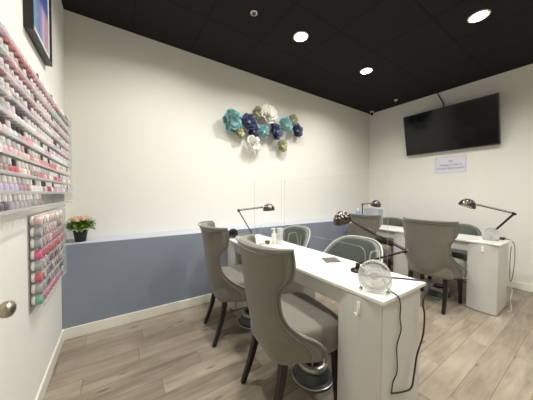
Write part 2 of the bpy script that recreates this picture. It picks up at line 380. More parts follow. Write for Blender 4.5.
pf = thing('picture_frame', 'black framed striped print on the left wall above the polish rack', 'picture', (XL, 1.825, 2.375))
y0, y1, z0, z1, d, w = -0.205, 0.205, -0.355, 0.355, 0.036, 0.014
b = MB(); b.box((0, y0, z0), (d, y1, z0 + w)); b.box((0, y0, z1 - w), (d, y1, z1)); b.box((0, y0, z0 + w), (d, y0 + w, z1 - w)); b.box((0, y1 - w, z0 + w), (d, y1, z1 - w))
b.build('frame', M['black'], pf)
MB().box((0, y0 + w, z0 + w), (d - 0.010, y1 - w, z1 - w)).build('mount', M['mount'], pf)
MB().box((d - 0.010, y0 + 0.048, z0 + 0.055), (d - 0.0085, y1 - 0.048, z1 - 0.055)).build('print', M['art'], pf)

# ------------------------------------------------------------------ flower wall sculpture
ws = thing('wall_sculpture', 'cluster of teal, navy, olive and cream flowers mounted on the back wall', 'wall sculpture', (1.8, YB, 2.12))
def flower(x, z, r, m, hole, seedv, tilt=(0, 0)):
    rnd = random.Random(seedv); b = MB()
    q = Matrix.Rotation(tilt[0], 3, 'X') @ Matrix.Rotation(tilt[1], 3, 'Z')
    def layer(rad, np, depth, off, lift):
        ph = rnd.random() * 6
        def fn(u, v):
            a = u * 2 * PI; pet = abs(math.sin(a * np / 2 + ph)) ** 0.55
            rr = rad * v * (0.88 + 0.12 * pet)
            hgt = lift + depth * v ** 1.6 + 0.10 * rad * v * math.sin(a * np + ph * 2) + 0.05 * rad * v * math.sin(a * np * 2.3)
            return q @ Vector((rr * math.cos(a), -hgt, rr * math.sin(a)))
        b.grid(fn, 72, 7)
    layer(r, 6, 0.34 * r, 0, 0.0); layer(r * 0.74, 5, 0.45 * r, 1, 0.10 * r); layer(r * 0.45, 5, 0.42 * r, 2, 0.22 * r)
    o = b.build('flower', M[m], ws, solid=0.0012, loc=(x - 1.8, -0.03 - hole, z - 2.12), smooth=70)
    MB().lathe([(0.16 * r, 0), (0.17 * r, 0.06 * r), (0.10 * r, 0.14 * r), (0, 0.16 * r)], (0, -0.20 * r, 0), q @ Vector((0, -1, 0)), 12).build('flower_center', M['olive' if m != 'olive' else 'cream'], o)
    MB().tube([(0, 0.028 + hole, 0), (0, 0.0, 0)], 0.006, 6).build('stem', M['darkmetal'], o)
FW = [(231.5, 121.5, .122, 'teal', .03), (240, 133.5, .070, 'olive', .02), (257.5, 113.5, .082, 'olive', .015), (268.5, 115.5, .118, 'cream', .035), (249, 123, .095, 'navy', .04),
      (254, 131.5, .085, 'navy', .015), (252.3, 145, .110, 'cream', .02), (264, 131.5, .072, 'teal', .03), (274, 132.5, .108, 'navy', .04), (285.3, 125.5, .098, 'teal', .03),
      (293.5, 120.5, .074, 'olive', .02), (297, 131.3, .090, 'navy', .03), (282.2, 146, .082, 'olive', .02)]
# ------------------------------------------------------------------ camera (position and lens recovered from the room's own lines)
F, YAW, PIT, ROL, HC = 227.05, R(33.522), R(1.492), R(0.373), 1.2
fw = Vector((math.sin(YAW) * math.cos(PIT), math.cos(YAW) * math.cos(PIT), -math.sin(PIT))); rt = Vector((math.cos(YAW), -math.sin(YAW), 0)); up = rt.cross(fw)
r2 = rt * math.cos(ROL) + up * math.sin(ROL); u2 = -rt * math.sin(ROL) + up * math.cos(ROL)
cd = bpy.data.cameras.new('camera'); cd.sensor_width = 36; cd.lens = F * 36 / 533; cd.clip_start = 0.02
co = bpy.data.objects.new('camera', cd); C.objects.link(co)
co.matrix_world = Matrix(((r2.x, u2.x, -fw.x, 0), (r2.y, u2.y, -fw.y, 0), (r2.z, u2.z, -fw.z, HC), (0, 0, 0, 1)))
SC.camera = co
def at(px, py, **k):
    d = r2 * ((px - 266.5) / F) + u2 * ((200 - py) / F) + fw; (a, v), = k.items(); i = 'xyz'.index(a); o = Vector((0, 0, HC)); return o + d * ((v - o[i]) / d[i])
for i, (px, py, r_, m, ho) in enumerate(FW):
    p = at(px - 1.2, py, y=YB - 0.05); rn = random.Random(i)
    flower(p.x, p.z, r_ * 1.2, m, ho, i, (rn.uniform(-.25, .25), rn.uniform(-.3, .3)))

# ------------------------------------------------------------------ plant on the ledge
pl = thing('potted_plant', 'small peach-flowered plant in a black pot on the blue ledge', 'plant', (-0.262, 2.545, ZL))
MB().lathe([(0.036, 0), (0.038, 0.002), (0.050, 0.088), (0.053, 0.090), (0.053, 0.098), (0.048, 0.098), (0.046, 0.086)], n=28).build('pot', M['pot'], pl)
MB().lathe([(0.0, 0.086), (0.047, 0.086)], n=24).build('soil', M['soil'], pl)
rn = random.Random(3)
def leaf(b, base, d, L_, w):
    d = Vector(d).normalized(); s = d.cross(Vector((0, 0, 1))).normalized(); n = s.cross(d)
    P = [base + d * L_ * t + n * (0.18 * L_ * math.sin(t * PI)) for t in (0, .25, .5, .75, 1)]
    ws_ = (0.08, .8, 1, .65, 0.03); vs = []
    for p, k in zip(P, ws_): vs += [p - s * w * k + n * 0.002, p - n * 0.003 * k, p + s * w * k + n * 0.002]
    b.add(vs, [(3 * i + j, 3 * i + j + 1, 3 * i + j + 4, 3 * i + j + 3) for i in range(4) for j in range(2)])
stems = MB()
for k in range(16):
    a = k * 2.4; rr = 0.025 + 0.04 * (k % 4) / 3; top = Vector((rr * math.cos(a), rr * math.sin(a), 0.15 + 0.03 * rn.random()))
    stems.tube([Vector((0.012 * math.cos(a), 0.012 * math.sin(a), 0.084)), top * 0.6 + Vector((0, 0, 0.05)), top], 0.0022, 5)
stems.build('stems', M['leaf'], pl)
for mname, n in (('leaf', 150), ('leaf2', 110)):
    b = MB()
    for k in range(n):
        a = rn.random() * 2 * PI; rr = 0.074 * math.sqrt(rn.random()); base = Vector((rr * math.cos(a), rr * math.sin(a), 0.118 + 0.055 * rn.random() - 0.25 * rr))
        leaf(b, base, (math.cos(a + rn.uniform(-.7, .7)), math.sin(a + rn.uniform(-.7, .7)), rn.uniform(-.35, .7)), 0.038 + 0.018 * rn.random(), 0.012)
    b.build('foliage', M[mname], pl, smooth=80)
for k in range(22):
    a = k * 2.4 + .5; rr = 0.078 * math.sqrt((k + .5) / 22); c = Vector((rr * math.cos(a), rr * math.sin(a), 0.206 - 4.0 * rr * rr + 0.012 * rn.random())); b = MB()
    def bud(u, v):
        a2 = 2 * PI * u; e_ = PI * (v - .5); q_ = 1 + 0.16 * math.sin(5 * a2 + 9 * v) * math.cos(e_)
        return c + Vector((0.017 * q_ * math.cos(e_) * math.cos(a2), 0.017 * q_ * math.cos(e_) * math.sin(a2), 0.014 * math.sin(e_)))
    b.grid(bud, 20, 8)
    for ring, (np, L_, el) in enumerate(((8, .024, .25), (7, .021, .8), (5, .016, 1.8), (4, .010, 4))):
        for j in range(np):
            an = 2 * PI * j / np + ring * .5 + k; leaf(b, c, (math.cos(an), math.sin(an), el), L_, .011)
    b.build('blossom', M['petal' if k % 3 else 'petal2'], pl, smooth=80)

# ------------------------------------------------------------------ polish racks on the left wall
ORD = ['first', 'second', 'third', 'fourth', 'fifth', 'sixth', 'seventh', 'eighth', 'ninth', 'tenth', 'eleventh', 'twelfth', 'thirteenth', 'fourteenth', 'fifteenth', 'sixteenth', 'seventeenth', 'eighteenth', 'nineteenth', 'twentieth'] 
ORD += ['twenty-' + o for o in ORD[:9]] + ['thirtieth'] + ['thirty-' + o for o in ORD[:9]]
RX0, RX1 = XL, XL + 0.055
RY0, RY1 = 1.04, 2.60
RZ, RP, NR = 1.130, 0.0712, 10
rk = thing('polish_rack', 'upper clear acrylic rack full of nail polish bottles on the left wall', 'rack', (0, 0, 0))
MB().box((RX0, RY0, RZ - 0.02), (RX0 + 0.004, RY1, RZ + RP * NR)).build('back_panel', M['rack'], rk)
for y in (RY0 - 0.004, RY1): MB().box((RX0, y, RZ - 0.02), (RX1, y + 0.004, RZ + RP * (NR - 1) + 0.055)).build('end_panel', M['rack'], rk)
for i in range(NR):
    z = RZ + RP * i
    MB().box((RX0 + 0.004, RY0, z - 0.004), (RX1, RY1, z)).build('shelf', M['rack'], rk)
    MB().box((RX1 - 0.003, RY0, z - 0.008), (RX1, RY1, z + 0.006)).build('front_rail', M['lip'], rk)
PAL = {'pale pink': (226, 176, 178), 'rose pink': (206, 112, 128), 'coral red': (196, 66, 70), 'deep red': (128, 26, 46), 'nude beige': (214, 184, 166), 'milky white': (228, 222, 218), 'mauve': (168, 122, 140),
       'grey': (150, 150, 152), 'icy blue': (170, 188, 206), 'plum': (96, 44, 70), 'taupe': (140, 116, 106), 'hot pink': (214, 70, 120), 'lilac': (188, 168, 200), 'sage green': (140, 160, 146), 'charcoal': (66, 62, 66)}
PM = {k: mat('polish_' + k.replace(' ', '_'), tuple(int(c * 0.72 + 205 * 0.28) for c in v), 0.22, spec=0.6) for k, v in PAL.items()}
capw = mat('bottle_cap_white', (250, 247, 244), 0.3); capc = mat('bottle_cap_smoke', (222, 212, 210), 0.25); capk = mat('bottle_cap_dark', (74, 68, 68), 0.3)
def bottle_body(): return MB().lathe([(0.0130, 0), (0.0152, 0.002), (0.0160, 0.016), (0.0150, 0.026), (0.0115, 0.033), (0.0075, 0.0365), (0.007, 0.038)], n=12)
def bottle_cap(): return MB().lathe([(0.009, 0.035), (0.0102, 0.037), (0.0082, 0.059), (0.007, 0.0615), (0, 0.062)], n=10)
proto_bodies = {}; proto_caps = {}
def bottle_mesh(kind, m, store, fn, nm):
    if kind not in store:
        o = fn().build(nm, m); store[kind] = o.data; bpy.data.objects.remove(o)
    return store[kind]
rowpal = [['grey', 'taupe', 'milky white', 'grey', 'charcoal'], ['icy blue', 'lilac', 'milky white', 'pale pink', 'mauve', 'taupe'], ['rose pink', 'mauve', 'taupe', 'milky white', 'pale pink', 'coral red'],
          ['nude beige', 'coral red', 'pale pink', 'milky white', 'rose pink', 'nude beige'], ['milky white', 'grey', 'pale pink', 'sage green', 'milky white', 'rose pink'], ['milky white', 'nude beige', 'grey', 'pale pink', 'milky white'],
          ['charcoal', 'grey', 'milky white', 'pale pink', 'mauve'], ['pale pink', 'nude beige', 'mauve', 'deep red', 'rose pink'], ['sage green', 'nude beige', 'rose pink', 'pale pink', 'taupe'], ['rose pink', 'coral red', 'grey', 'mauve', 'taupe', 'pale pink']]
rb = random.Random(21)
PITCH = 0.0515
for i in range(NR):
    n = int((RY1 - RY0 - 0.03) / PITCH) + 1
    run = None
    for j in range(n):
        y = RY1 - 0.024 - j * PITCH            # counted from the corner end
        if i == 0 and y > 1.74: continue
        if run is None or rb.random() < 0.55: run = rb.choice(rowpal[i])
        colr = run
        if i == 1 and abs(y - 1.88) < 0.04: colr = 'deep red'
        if i == 2 and 1.85 < y < 2.2: colr = rb.choice(['coral red', 'rose pink', 'deep red', 'milky white'])
        if i == 2 and y < 1.16: colr = 'coral red'
        ck = rb.choice(['w', 'w', 'w', 'w', 'w', 'c', 'c', 'k'])
        if i == 0: ck = rb.choice(['w', 'c'])
        o = bpy.data.objects.new('polish_bottle', bottle_mesh(colr, PM[colr], proto_bodies, bottle_body, 'polish_bottle')); C.objects.link(o)
        o.location = (RX0 + 0.027, y + rb.uniform(-.002, .002), RZ + RP * i + 0.0005)
        tag(o, '%s polish bottle, %s from the corner on %s shelf up of upper rack' % (colr, ORD[j], ORD[i]), 'nail polish', 'polish bottles on the upper rack')
        c = bpy.data.objects.new('cap', bottle_mesh(ck, {'w': capw, 'c': capc, 'k': capk}[ck], proto_caps, bottle_cap, 'cap')); C.objects.link(c); c.parent = o

# lower rack of dip powder jars
JX1 = XL + 0.056; JY0, JY1 = 1.615, 2.255; JZ, JP, NJ = 0.608, 0.0597, 8
jr = thing('jar_rack', 'lower clear acrylic rack of powder jars beside the blue half wall', 'rack', (0, 0, 0))
MB().box((XL, JY0 - 0.005, JZ - 0.03), (XL + 0.004, JY1 + 0.004, JZ + JP * NJ)).build('back_panel', M['rack'], jr)
MB().box((XL + 0.004, JY1, JZ - 0.02), (JX1, JY1 + 0.004, JZ + JP * NJ)).build('end_panel', M['lip'], jr)
for i in range(NJ):
    z = JZ + JP * i
    MB().box((XL + 0.004, JY0, z - 0.003), (JX1, JY1, z)).build('shelf', M['rack'], jr)
    MB().box((JX1 - 0.003, JY0, z - 0.006), (JX1, JY1, z + 0.008)).build('front_rail', M['rack'], jr)
first = ['sage green', 'grey', 'coral red', 'grey', 'hot pink', 'grey', 'grey', 'pale pink']
jpal = [['rose pink', 'mauve', 'hot pink', 'pale pink'], ['charcoal', 'grey', 'mauve', 'taupe'], ['charcoal', 'charcoal', 'nude beige', 'taupe'], ['nude beige', 'taupe', 'plum', 'grey'], ['coral red', 'coral red', 'rose pink', 'coral red'], ['hot pink', 'mauve', 'pale pink', 'rose pink'], ['milky white', 'taupe', 'nude beige', 'pale pink'], ['pale pink', 'milky white', 'nude beige', 'milky white']]
def jar_body(): return MB().lathe([(0.0235, 0.0125), (0.0245, 0.015), (0.0245, 0.038), (0.0225, 0.041), (0, 0.0412)], axis=(1, 0, 0), n=18)
def jar_lid(): return MB().lathe([(0, 0), (0.0245, 0), (0.0258, 0.002), (0.0258, 0.0125), (0.0252, 0.0135), (0.0235, 0.0135)], axis=(1, 0, 0), n=18)
pj = {}; pl_ = {}
for i in range(NJ):
    for j in range(9):
        colr = first[i] if j == 0 else rb.choice(jpal[i])
        if colr == 'sage green': PM.setdefault('jar green', mat('powder_green', (124, 172, 146), 0.3)); colr = 'jar green'
        o = bpy.data.objects.new('powder_jar', bottle_mesh(colr, PM[colr], pj, jar_body, 'powder_jar')); C.objects.link(o)
        o.location = (XL + 0.006, JY0 + 0.036 + j * 0.0665, JZ + JP * i + 0.0275)
        tag(o, '%s powder jar, %s from the door, on %s shelf up of lower rack' % (colr.replace('jar ', ''), ORD[j], ORD[i]), 'powder jar', 'powder jars on the lower rack')
        c = bpy.data.objects.new('lid', bottle_mesh('lid', M['lid'], pl_, jar_lid, 'lid')); C.objects.link(c); c.parent = o

# ------------------------------------------------------------------ manicure desks
DZ = 0.725
def make_desk(loc, label):
    t = thing('manicure_desk', label, 'desk', loc)               # local: x 0 .. 0.43 across, y 0 .. 1.75 along
    W, L_ = 0.432, 1.75
    def top(u):                                                    # slightly bowed customer edge
        return -0.012 * math.sin(PI * min(1, max(0, u)))
    ol = [(top(k / 24), L_ * k / 24) for k in range(25)]
    ol = ol + [(W, L_), (W, 0)]
    MB().prism(ol, lambda u, v, w: Vector((u, v, DZ - 0.020 + w)), 0.020).build('tabletop', M['desktop'], t, bevel=0.003)
    for (y0, y1) in ((0.022, 0.258), (0.805, 1.035), (1.548, 1.728)):
        p = MB().box((0.034, y0, 0.012), (W - 0.02, y1, DZ - 0.020)).build('pedestal', M['desk'], t, bevel=0.002)
        b = MB(); n = 14; pts = []
        for k in range(n + 1):
            s = k / n; pts.append((0.020 - 0.024 * math.sin(PI * s), y0 + (y1 - y0) * s))
        b.prism(pts + [(0.030, y1), (0.030, y0)], lambda u, v, w: Vector((u, v, 0.008 + w)), DZ - 0.020 - 0.012)
        b.build('door', M['desk'], p, bevel=0.0015)
        MB().box((0.0300, y0 + 0.003, 0.014), (0.0340, y1 - 0.003, DZ - 0.022)).build('door_gap', M['gap'], p)
        pl2 = MB()
        pl2.box((0.05, y0 + 0.012, 0.0), (W - 0.04, y1 - 0.012, 0.012)).build('plinth', M['gap'], p)
    for (y0, y1) in ((0.258, 0.805), (1.035, 1.548)):
        MB().box((0.024, y0, 0.607), (0.042, y1, DZ - 0.020)).build('drawer_front', M['desk'], t, bevel=0.002)
        MB().box((0.042, y0, 0.640), (W - 0.03, y1, 0.650)).build('drawer_base', M['desk'], t)
    return t
DX, DY = 0.982, 0.540
RDX, RDY = 3.112, 0.566
desk = make_desk((DX, DY, 0), 'long white manicure desk in the foreground with clear shield on top')
rdesk = dup(desk, (RDX, RDY, 0), 0, 'white manicure desk by the right wall under the television')

# ------------------------------------------------------------------ wingback chairs
def make_wingback(label):
    t = thing('wingback_chair', label, 'chair', (0, 0, 0), 0, 'taupe wingback chairs at the desks')
    Z0, Z1 = 0.335, 0.936
    w = smooth_curve([(0.335, 0.240), (0.42, 0.250), (0.50, 0.236), (0.58, 0.212), (0.67, 0.206), (0.755, 0.224), (0.82, 0.243), (0.94, 0.246)])
    xf = smooth_curve([(0.335, 0.075), (0.40, 0.072), (0.45, 0.025), (0.50, -0.060), (0.56, -0.128), (0.63, -0.160), (0.71, -0.168), (0.745, -0.155), (0.785, -0.120), (0.85, -0.112), (0.94, -0.125)])
    xb = smooth_curve([(0.335, -0.175), (0.42, -0.205), (0.60, -0.230), (0.80, -0.258), (0.97, -0.295)])
    def pt(u, v):
        s = 2 * u - 1; z = Z0 + (Z1 - Z0) * v; ph = s * PI / 2; cs = max(0, math.cos(ph))
        a, b_, ww = xf(z), xb(z), w(z)
        fl = 1 + 0.10 * max(0, min(1, (a + 0.19) / 0.25)) * abs(s) ** 4
        return Vector((a - (a - b_) * cs ** 0.8, ww * fl * math.copysign(abs(math.sin(ph)) ** 0.85, s), z))
    # rim: outer, inner and rolled edge
    MB().grid(pt, 28, 26).build('backrest', M['velvet'], t, solid=0.050, sub=1, smooth=60)
    b = MB()
    path = [pt(0, v / 30) for v in range(31)] + [pt(u / 30, 1) for u in range(1, 30)] + [pt(1, v / 30) for v in range(30, -1, -1)]
    ctr = Vector((-0.1, 0, 0))
    out = []
    for p in path:
        d = Vector((p.x - 0.10, p.y, 0)).normalized(); out.append(p + d * 0.002 + Vector((-0.006, 0, 0 if p.z < Z1 - 0.01 else 0.000)))
    b.tube(out, 0.006, 6)
    for u_ in (0.075, 0.925):
        seam = []
        for v in range(31):
            q_ = pt(u_, v / 30 * 0.955); n_ = Vector((q_.x - 0.05, q_.y * 1.6, 0)).normalized(); seam.append(q_ + n_ * 0.0015)
        b.tube(seam, 0.0045, 6)
    b.tube([pt(0.075 + 0.85 * k / 24, 0.955) + (Vector((-0.0015, 0, 0))) for k in range(25)], 0.0045, 6)
    b.build('piping', M['piping'], t)
    # seat cushion
    N = 40; ol = []
    for k in range(N):
        a = 2 * PI * k / N; e = 0.42
        cx = math.copysign(abs(math.cos(a)) ** e, math.cos(a)); cy = math.copysign(abs(math.sin(a)) ** e, math.sin(a))
        x = 0.040 + 0.225 * cx; y = (0.222 + 0.05 * (x + 0.05)) * cy; ol.append((x, y))
    prof = [(0.955, 0.338), (0.99, 0.345), (1.0, 0.37), (1.0, 0.455), (0.985, 0.478), (0.94, 0.493), (0.75, 0.501), (0.4, 0.505)]
    b = MB(); vs = []
    for k_, z in prof: vs += [(0.04 + (x - 0.04) * k_, y * k_, z) for x, y in ol]
    fs = [(i * N + k, i * N + (k + 1) % N, (i + 1) * N + (k + 1) % N, (i + 1) * N + k) for i in range(len(prof) - 1) for k in range(N)]
    fs += [tuple(reversed(range(N))), tuple((len(prof) - 1) * N + k for k in range(N))]
    b.add(vs, fs); b.build('seat', M['velvet'], t, smooth=60)
    def leg(top, mid, bot, a, b_):
        m = MB(); n = 6; vs = []
        for i in range(n + 1):
            s = i / n; p = Vector(top) * (1 - s) ** 2 + Vector(mid) * 2 * s * (1 - s) + Vector(bot) * s * s; r_ = a + (b_ - a) * s
            vs += [p + Vector((sx * r_, sy * r_, 0)) for sx, sy in ((-1, -1), (1, -1), (1, 1), (-1, 1))]
        fs = [(4 * i + k, 4 * i + (k + 1) % 4, 4 * i + 4 + (k + 1) % 4, 4 * i + 4 + k) for i in range(n) for k in range(4)] + [(3, 2, 1, 0), tuple(4 * n + k for k in range(4))]
        m.add(vs, fs).build('leg', M['darkwood'], t, bevel=0.003)
    for s in (-1, 1):
        leg((-0.125, s * 0.165, 0.345), (-0.135, s * 0.172, 0.2), (-0.215, s * 0.18, 0.0), 0.021, 0.014)
        leg((0.205, s * 0.185, 0.345), (0.215, s * 0.187, 0.2), (0.225, s * 0.19, 0.0), 0.021, 0.014)
    return t
wb = make_wingback('taupe velvet wingback chair in front, nearest the camera')
wb.location = (0.855, 1.055, 0); wb.rotation_euler = (0, 0, R(-7))
dup(wb, (0.868, 1.835, 0), R(-8), 'taupe velvet wingback chair standing near the blue half wall, behind the foremost chair')
dup(wb, (2.955, 1.075, 0), 0, 'taupe wingback chair at the right desk, below the television')
dup(wb, (2.955, 1.865, 0), 0, 'taupe wingback chair at the far end of the right desk, mostly hidden')

# ------------------------------------------------------------------ technicians' tub chairs
def make_tub(label):
    t = thing('tub_chair', label, 'chair', (0, 0, 0), 0, 'grey green tub chairs behind the desks')
    def pt(u, v):
        s = 2 * u - 1; ph = s * PI * 0.5; zt = 0.802 - 0.31 * abs(s) ** 2.7
        z = 0.40 + (zt - 0.40) * v; cs = max(0, math.cos(ph)); k = 1 + 0.05 * v
        return Vector((0.06 - (0.29 + 0.03 * v) * cs ** 0.8, 0.285 * k * math.copysign(abs(math.sin(ph)) ** 0.85, s), z))
    MB().grid(pt, 36, 14).build('backrest', M['sage'], t, solid=0.045, sub=1, smooth=60)
    MB().tube([pt(k / 60, 1) + Vector((-0.004 if 5 < k < 55 else 0, 0, 0.002)) for k in range(61)], 0.006, 6).build('piping', M['sagepipe'], t)
    MB().lathe([(0.0, 0.375), (0.21, 0.375), (0.232, 0.39), (0.235, 0.44), (0.22, 0.468), (0.15, 0.482), (0, 0.486)], n=36).build('seat', M['sage'], t)
    MB().lathe([(0.10, 0.372), (0.10, 0.36), (0.03, 0.35), (0.026, 0.22), (0.034, 0.21), (0.034, 0.09), (0.05, 0.075), (0, 0.07)], n=20).build('gas_column', M['darkmetal'], t)
    for k in range(5):
        a = 2 * PI * k / 5; d = Vector((math.cos(a), math.sin(a), 0))
        l = MB().tube([d * 0.02 + Vector((0, 0, 0.088)), d * 0.14 + Vector((0, 0, 0.078)), d * 0.25 + Vector((0, 0, 0.062))], [0.022, 0.018, 0.014], 8).build('base_arm', M['chrome'], t)
        c = d * 0.25; s = Vector((-d.y, d.x, 0))
        MB().lathe([(0.0, -0.011), (0.022, -0.011), (0.025, -0.008), (0.025, 0.008), (0.022, 0.011), (0, 0.011)], (c.x, c.y, 0.0255), s, 16).build('caster', M['black'], l)
    return t
tb = make_tub('grey green tub chair behind the foreground desk, nearest the lamp with raised dome')
tb.location = (1.655, 1.262, 0); tb.rotation_euler = (0, 0, PI)
dup(tb, (1.640, 2.085, 0), PI, 'grey green tub chair at far end of the foreground desk by the half wall')
dup(tb, (3.80, 1.150, 0), PI, 'grey green tub chair behind the right desk, below the television and notice')
dup(tb, (3.80, 2.080, 0), PI, 'grey green tub chair behind the right desk, in the far room corner')

# ------------------------------------------------------------------ desk lamps
def arc(c, a, b, n): return [c]
def make_lamp(base, elbow, head, axis, label, rb_=0.045, rs=0.07, domemat='steel'):
    t = thing('desk_lamp', label, 'lamp', base)
    B = Vector(base); e = Vector(elbow) - B; h = Vector(head) - B; ax = Vector(axis).normalized()
    MB().lathe([(rb_, 0), (rb_, 0.010), (rb_ * 0.85, 0.016), (0.016, 0.020), (0.013, 0.034), (0.013, 0.050), (0.009, 0.053)], n=24).build('base', M['darkmetal'], t)
    s = Vector((0, 0, 0.045)); sd = (e - s).cross(h - e).normalized() * 0.006
    MB().tube([s + sd, e + sd], 0.0055, 8).tube([s - sd, e - sd], 0.0055, 8).build('lower_arm', M['darkmetal'], t)
    MB().lathe([(0.011, -0.017), (0.013, -0.012), (0.013, 0.012), (0.011, 0.017)], e, sd, 16).build('elbow_joint', M['darkmetal'], t)
    neck = h + ax * 0.012 + (e - h).normalized() * rs * 0.85
    MB().tube([e, neck], 0.0052, 8).tube([e + Vector((0, 0, 0.012)), neck + Vector((0, 0, 0.010))], 0.0025, 6).build('upper_arm', M['steel'], t)
    MB().lathe([(0.010, -0.02), (0.015, -0.012), (0.015, 0.010), (0.010, 0.016)], neck, (h - neck), 14).build('neck_joint', M['chrome'], t)
    # dome opens along -axis
    prof = []
    for k in range(13):
        a = PI / 2 * k / 12; prof.append((rs * math.cos(a) * (1.0 if k < 12 else 0), rs * 1.1 * math.sin(a)))
    inner = [(r_ * 0.95, z * 0.94 - 0.0) for r_, z in reversed(prof)]
    o = h - ax * rs * 0.3
    sh = MB().lathe(inner[:-1] + [(rs * 0.95, 0)] + [(rs * 1.02, -0.004)] + [(rs * 1.02, 0.004)] + prof, o, ax, 36).build('shade', M[domemat], t)
    vents = MB()
    for k in range(26):
        a = 2 * PI * k / (14 if k < 14 else 12); q = Vector((0, 0, 1)).rotation_difference(ax); el = R(40 if k < 14 else 64)
        d = q @ Vector((math.cos(a) * math.cos(el), math.sin(a) * math.cos(el), math.sin(el) * 1.1)); p = o + d * rs
        vents.lathe([(0.0045, -0.001), (0.0045, 0.0015)], p, d, 8)
    vents.build('vent_holes', M['whiteplastic'], sh)
    MB().lathe([(0, -0.002), (rs * 0.62, 0.0), (rs * 0.62, 0.006), (0, 0.010)], o, ax, 24).build('lamp_disc', M['whiteplastic'], sh)
    return t
make_lamp((1.245, 0.850, DZ), (1.575, 0.726, 0.835), (1.325, 1.036, 1.030), (-0.40, 0.1, 1), 'pewter swing-arm lamp on near end of the foreground desk, elbow stretched out right', 0.042, 0.066)
make_lamp((1.268, 2.222, DZ), (1.090, 2.186, 1.022), (1.405, 2.075, 1.045), (-0.1, 0, 1), 'pewter swing-arm lamp at far end of the foreground desk, by the half wall', 0.045, 0.066)
make_lamp((3.445, 0.715, DZ), (3.50, 0.551, 1.010), (3.125, 0.832, 1.107), (0.25, -0.3, 1), 'pewter swing-arm lamp on near end of the right desk against the white wall', 0.045, 0.075)
make_lamp((3.30, 2.185, DZ), (3.30, 2.188, 1.046), (3.50, 2.08, 1.055), (-0.2, -0.3, 1), 'small-looking swing-arm lamp at far end of the right desk near the corner', 0.045, 0.078)

# ------------------------------------------------------------------ desk fans
def make_fan(loc, rz, r, label, clearfan=True, tilt=0.16):
    t = thing('desk_fan', label, 'fan', loc, rz)                 # faces local -y
    gm, bmn, sm = (M['fanwhite'], M['fanclear'], M['clear']) if clearfan else (M['black'], M['black'], M['black'])
    zc = r + 0.006; q = Matrix.Rotation(-tilt, 3, 'X'); c = Vector((0, 0, zc))
    def X(p): return q @ Vector(p) + c
    def ax(p): return q @ Vector(p)
    g = MB()
    for y, k in ((-0.026, 1.0), (0.026, 1.0)):
        for f in ((1.0, 0.74, 0.5) if y < 0 else (1.0,)): g.torus(X((0, y * (1.25 - 0.25 * f * f), 0)), r * f, 0.0022 if f < 1 else 0.0048, ax((0, 1, 0)), 36, 6)
        for j in range(18 if y < 0 else 8):
            a = 2 * PI * j / (18 if y < 0 else 8); d = Vector((math.cos(a), 0, math.sin(a)))
            g.tube([X(d * r * 0.28 + Vector((0, y * 1.22, 0))), X(d * r * 0.7 + Vector((0, y * 1.12, 0))), X(d * r + Vector((0, y, 0)))], 0.0013, 5)
    g.build('guard', gm, t)
    MB().lathe([(r * 1.0, -0.020), (r * 1.03, -0.018), (r * 1.03, -0.006), (r * 1.0, -0.004)], c, ax((0, 1, 0)), 40).build('rim', gm, t)
    MB().lathe([(0, -0.035), (r * 0.24, -0.034), (r * 0.28, -0.030), (r * 0.28, -0.022), (0, -0.020)], c, ax((0, 1, 0)), 24).build('badge', M['fanwhite'] if clearfan else M['darkmetal'], t)
    MB().lathe([(0, -0.016), (r * 0.22, -0.014), (r * 0.22, 0.030), (r * 0.26, 0.034), (r * 0.24, 0.070), (0, 0.074)], c, ax((0, 1, 0)), 24).build('motor', M['whiteplastic'] if clearfan else M['black'], t)
    for j in range(4):
        a0 = 2 * PI * j / 4
        def fn(u, v):
            rr = r * (0.2 + 0.66 * u); a = a0 + (v - .5) * (0.75 + 0.35 * u) + 0.35 * u
            return X((rr * math.cos(a), -0.010 + 0.022 * (v - .5), rr * math.sin(a)))
        MB().grid(fn, 8, 6).build('blade', bmn, t, solid=0.0015)
    for s in (-1, 1):
        f = MB().tube([(s * (r * 1.03), 0, zc), (s * (r * 1.06), 0, zc * 0.55), (s * r * 0.86, 0, 0.008)], 0.004, 8).tube([(s * r * 0.86, -0.045, 0.007), (s * r * 0.86, 0.045, 0.007)], 0.003, 8).build('stand', M['edge'] if clearfan else M['black'], t)
        for y in ((-0.042, 0.042) if not clearfan else (-0.012,)): MB().lathe([(0.007, 0), (0.007, 0.009), (0.005, 0.011)], (s * r * 0.86, y, 0), n=12).build('rubber_foot', M['rubber'], f)
    if clearfan:
        lt = MB()
        for j in range(9):
            a = R(42 + 12 * j); d = Vector((math.cos(a), 0, math.sin(a))); s_ = Vector((-d.z, 0, d.x))
            p = d * r * 0.91 + Vector((0, -0.0285, 0)); w = r * 0.045; hgt = r * 0.065
            lt.add([X(p - s_ * w - d * hgt), X(p + s_ * w - d * hgt), X(p + s_ * w + d * hgt), X(p - s_ * w + d * hgt)], [(0, 1, 2, 3)])
        lt.build('grille_slots', M['mesh'], t, solid=0.0008)
    return t
f1 = at(374, 294, z=DZ)
make_fan((1.066, 0.634, DZ), R(-62), 0.070, 'clear plastic desk fan at near end of the foreground desk')
make_fan((1.050, 2.232, DZ), R(-25), 0.045, 'small black desk fan at far end of the foreground desk', False)
make_fan((3.325, 0.690, DZ), R(-66), 0.062, 'clear plastic desk fan on near end of the right desk')

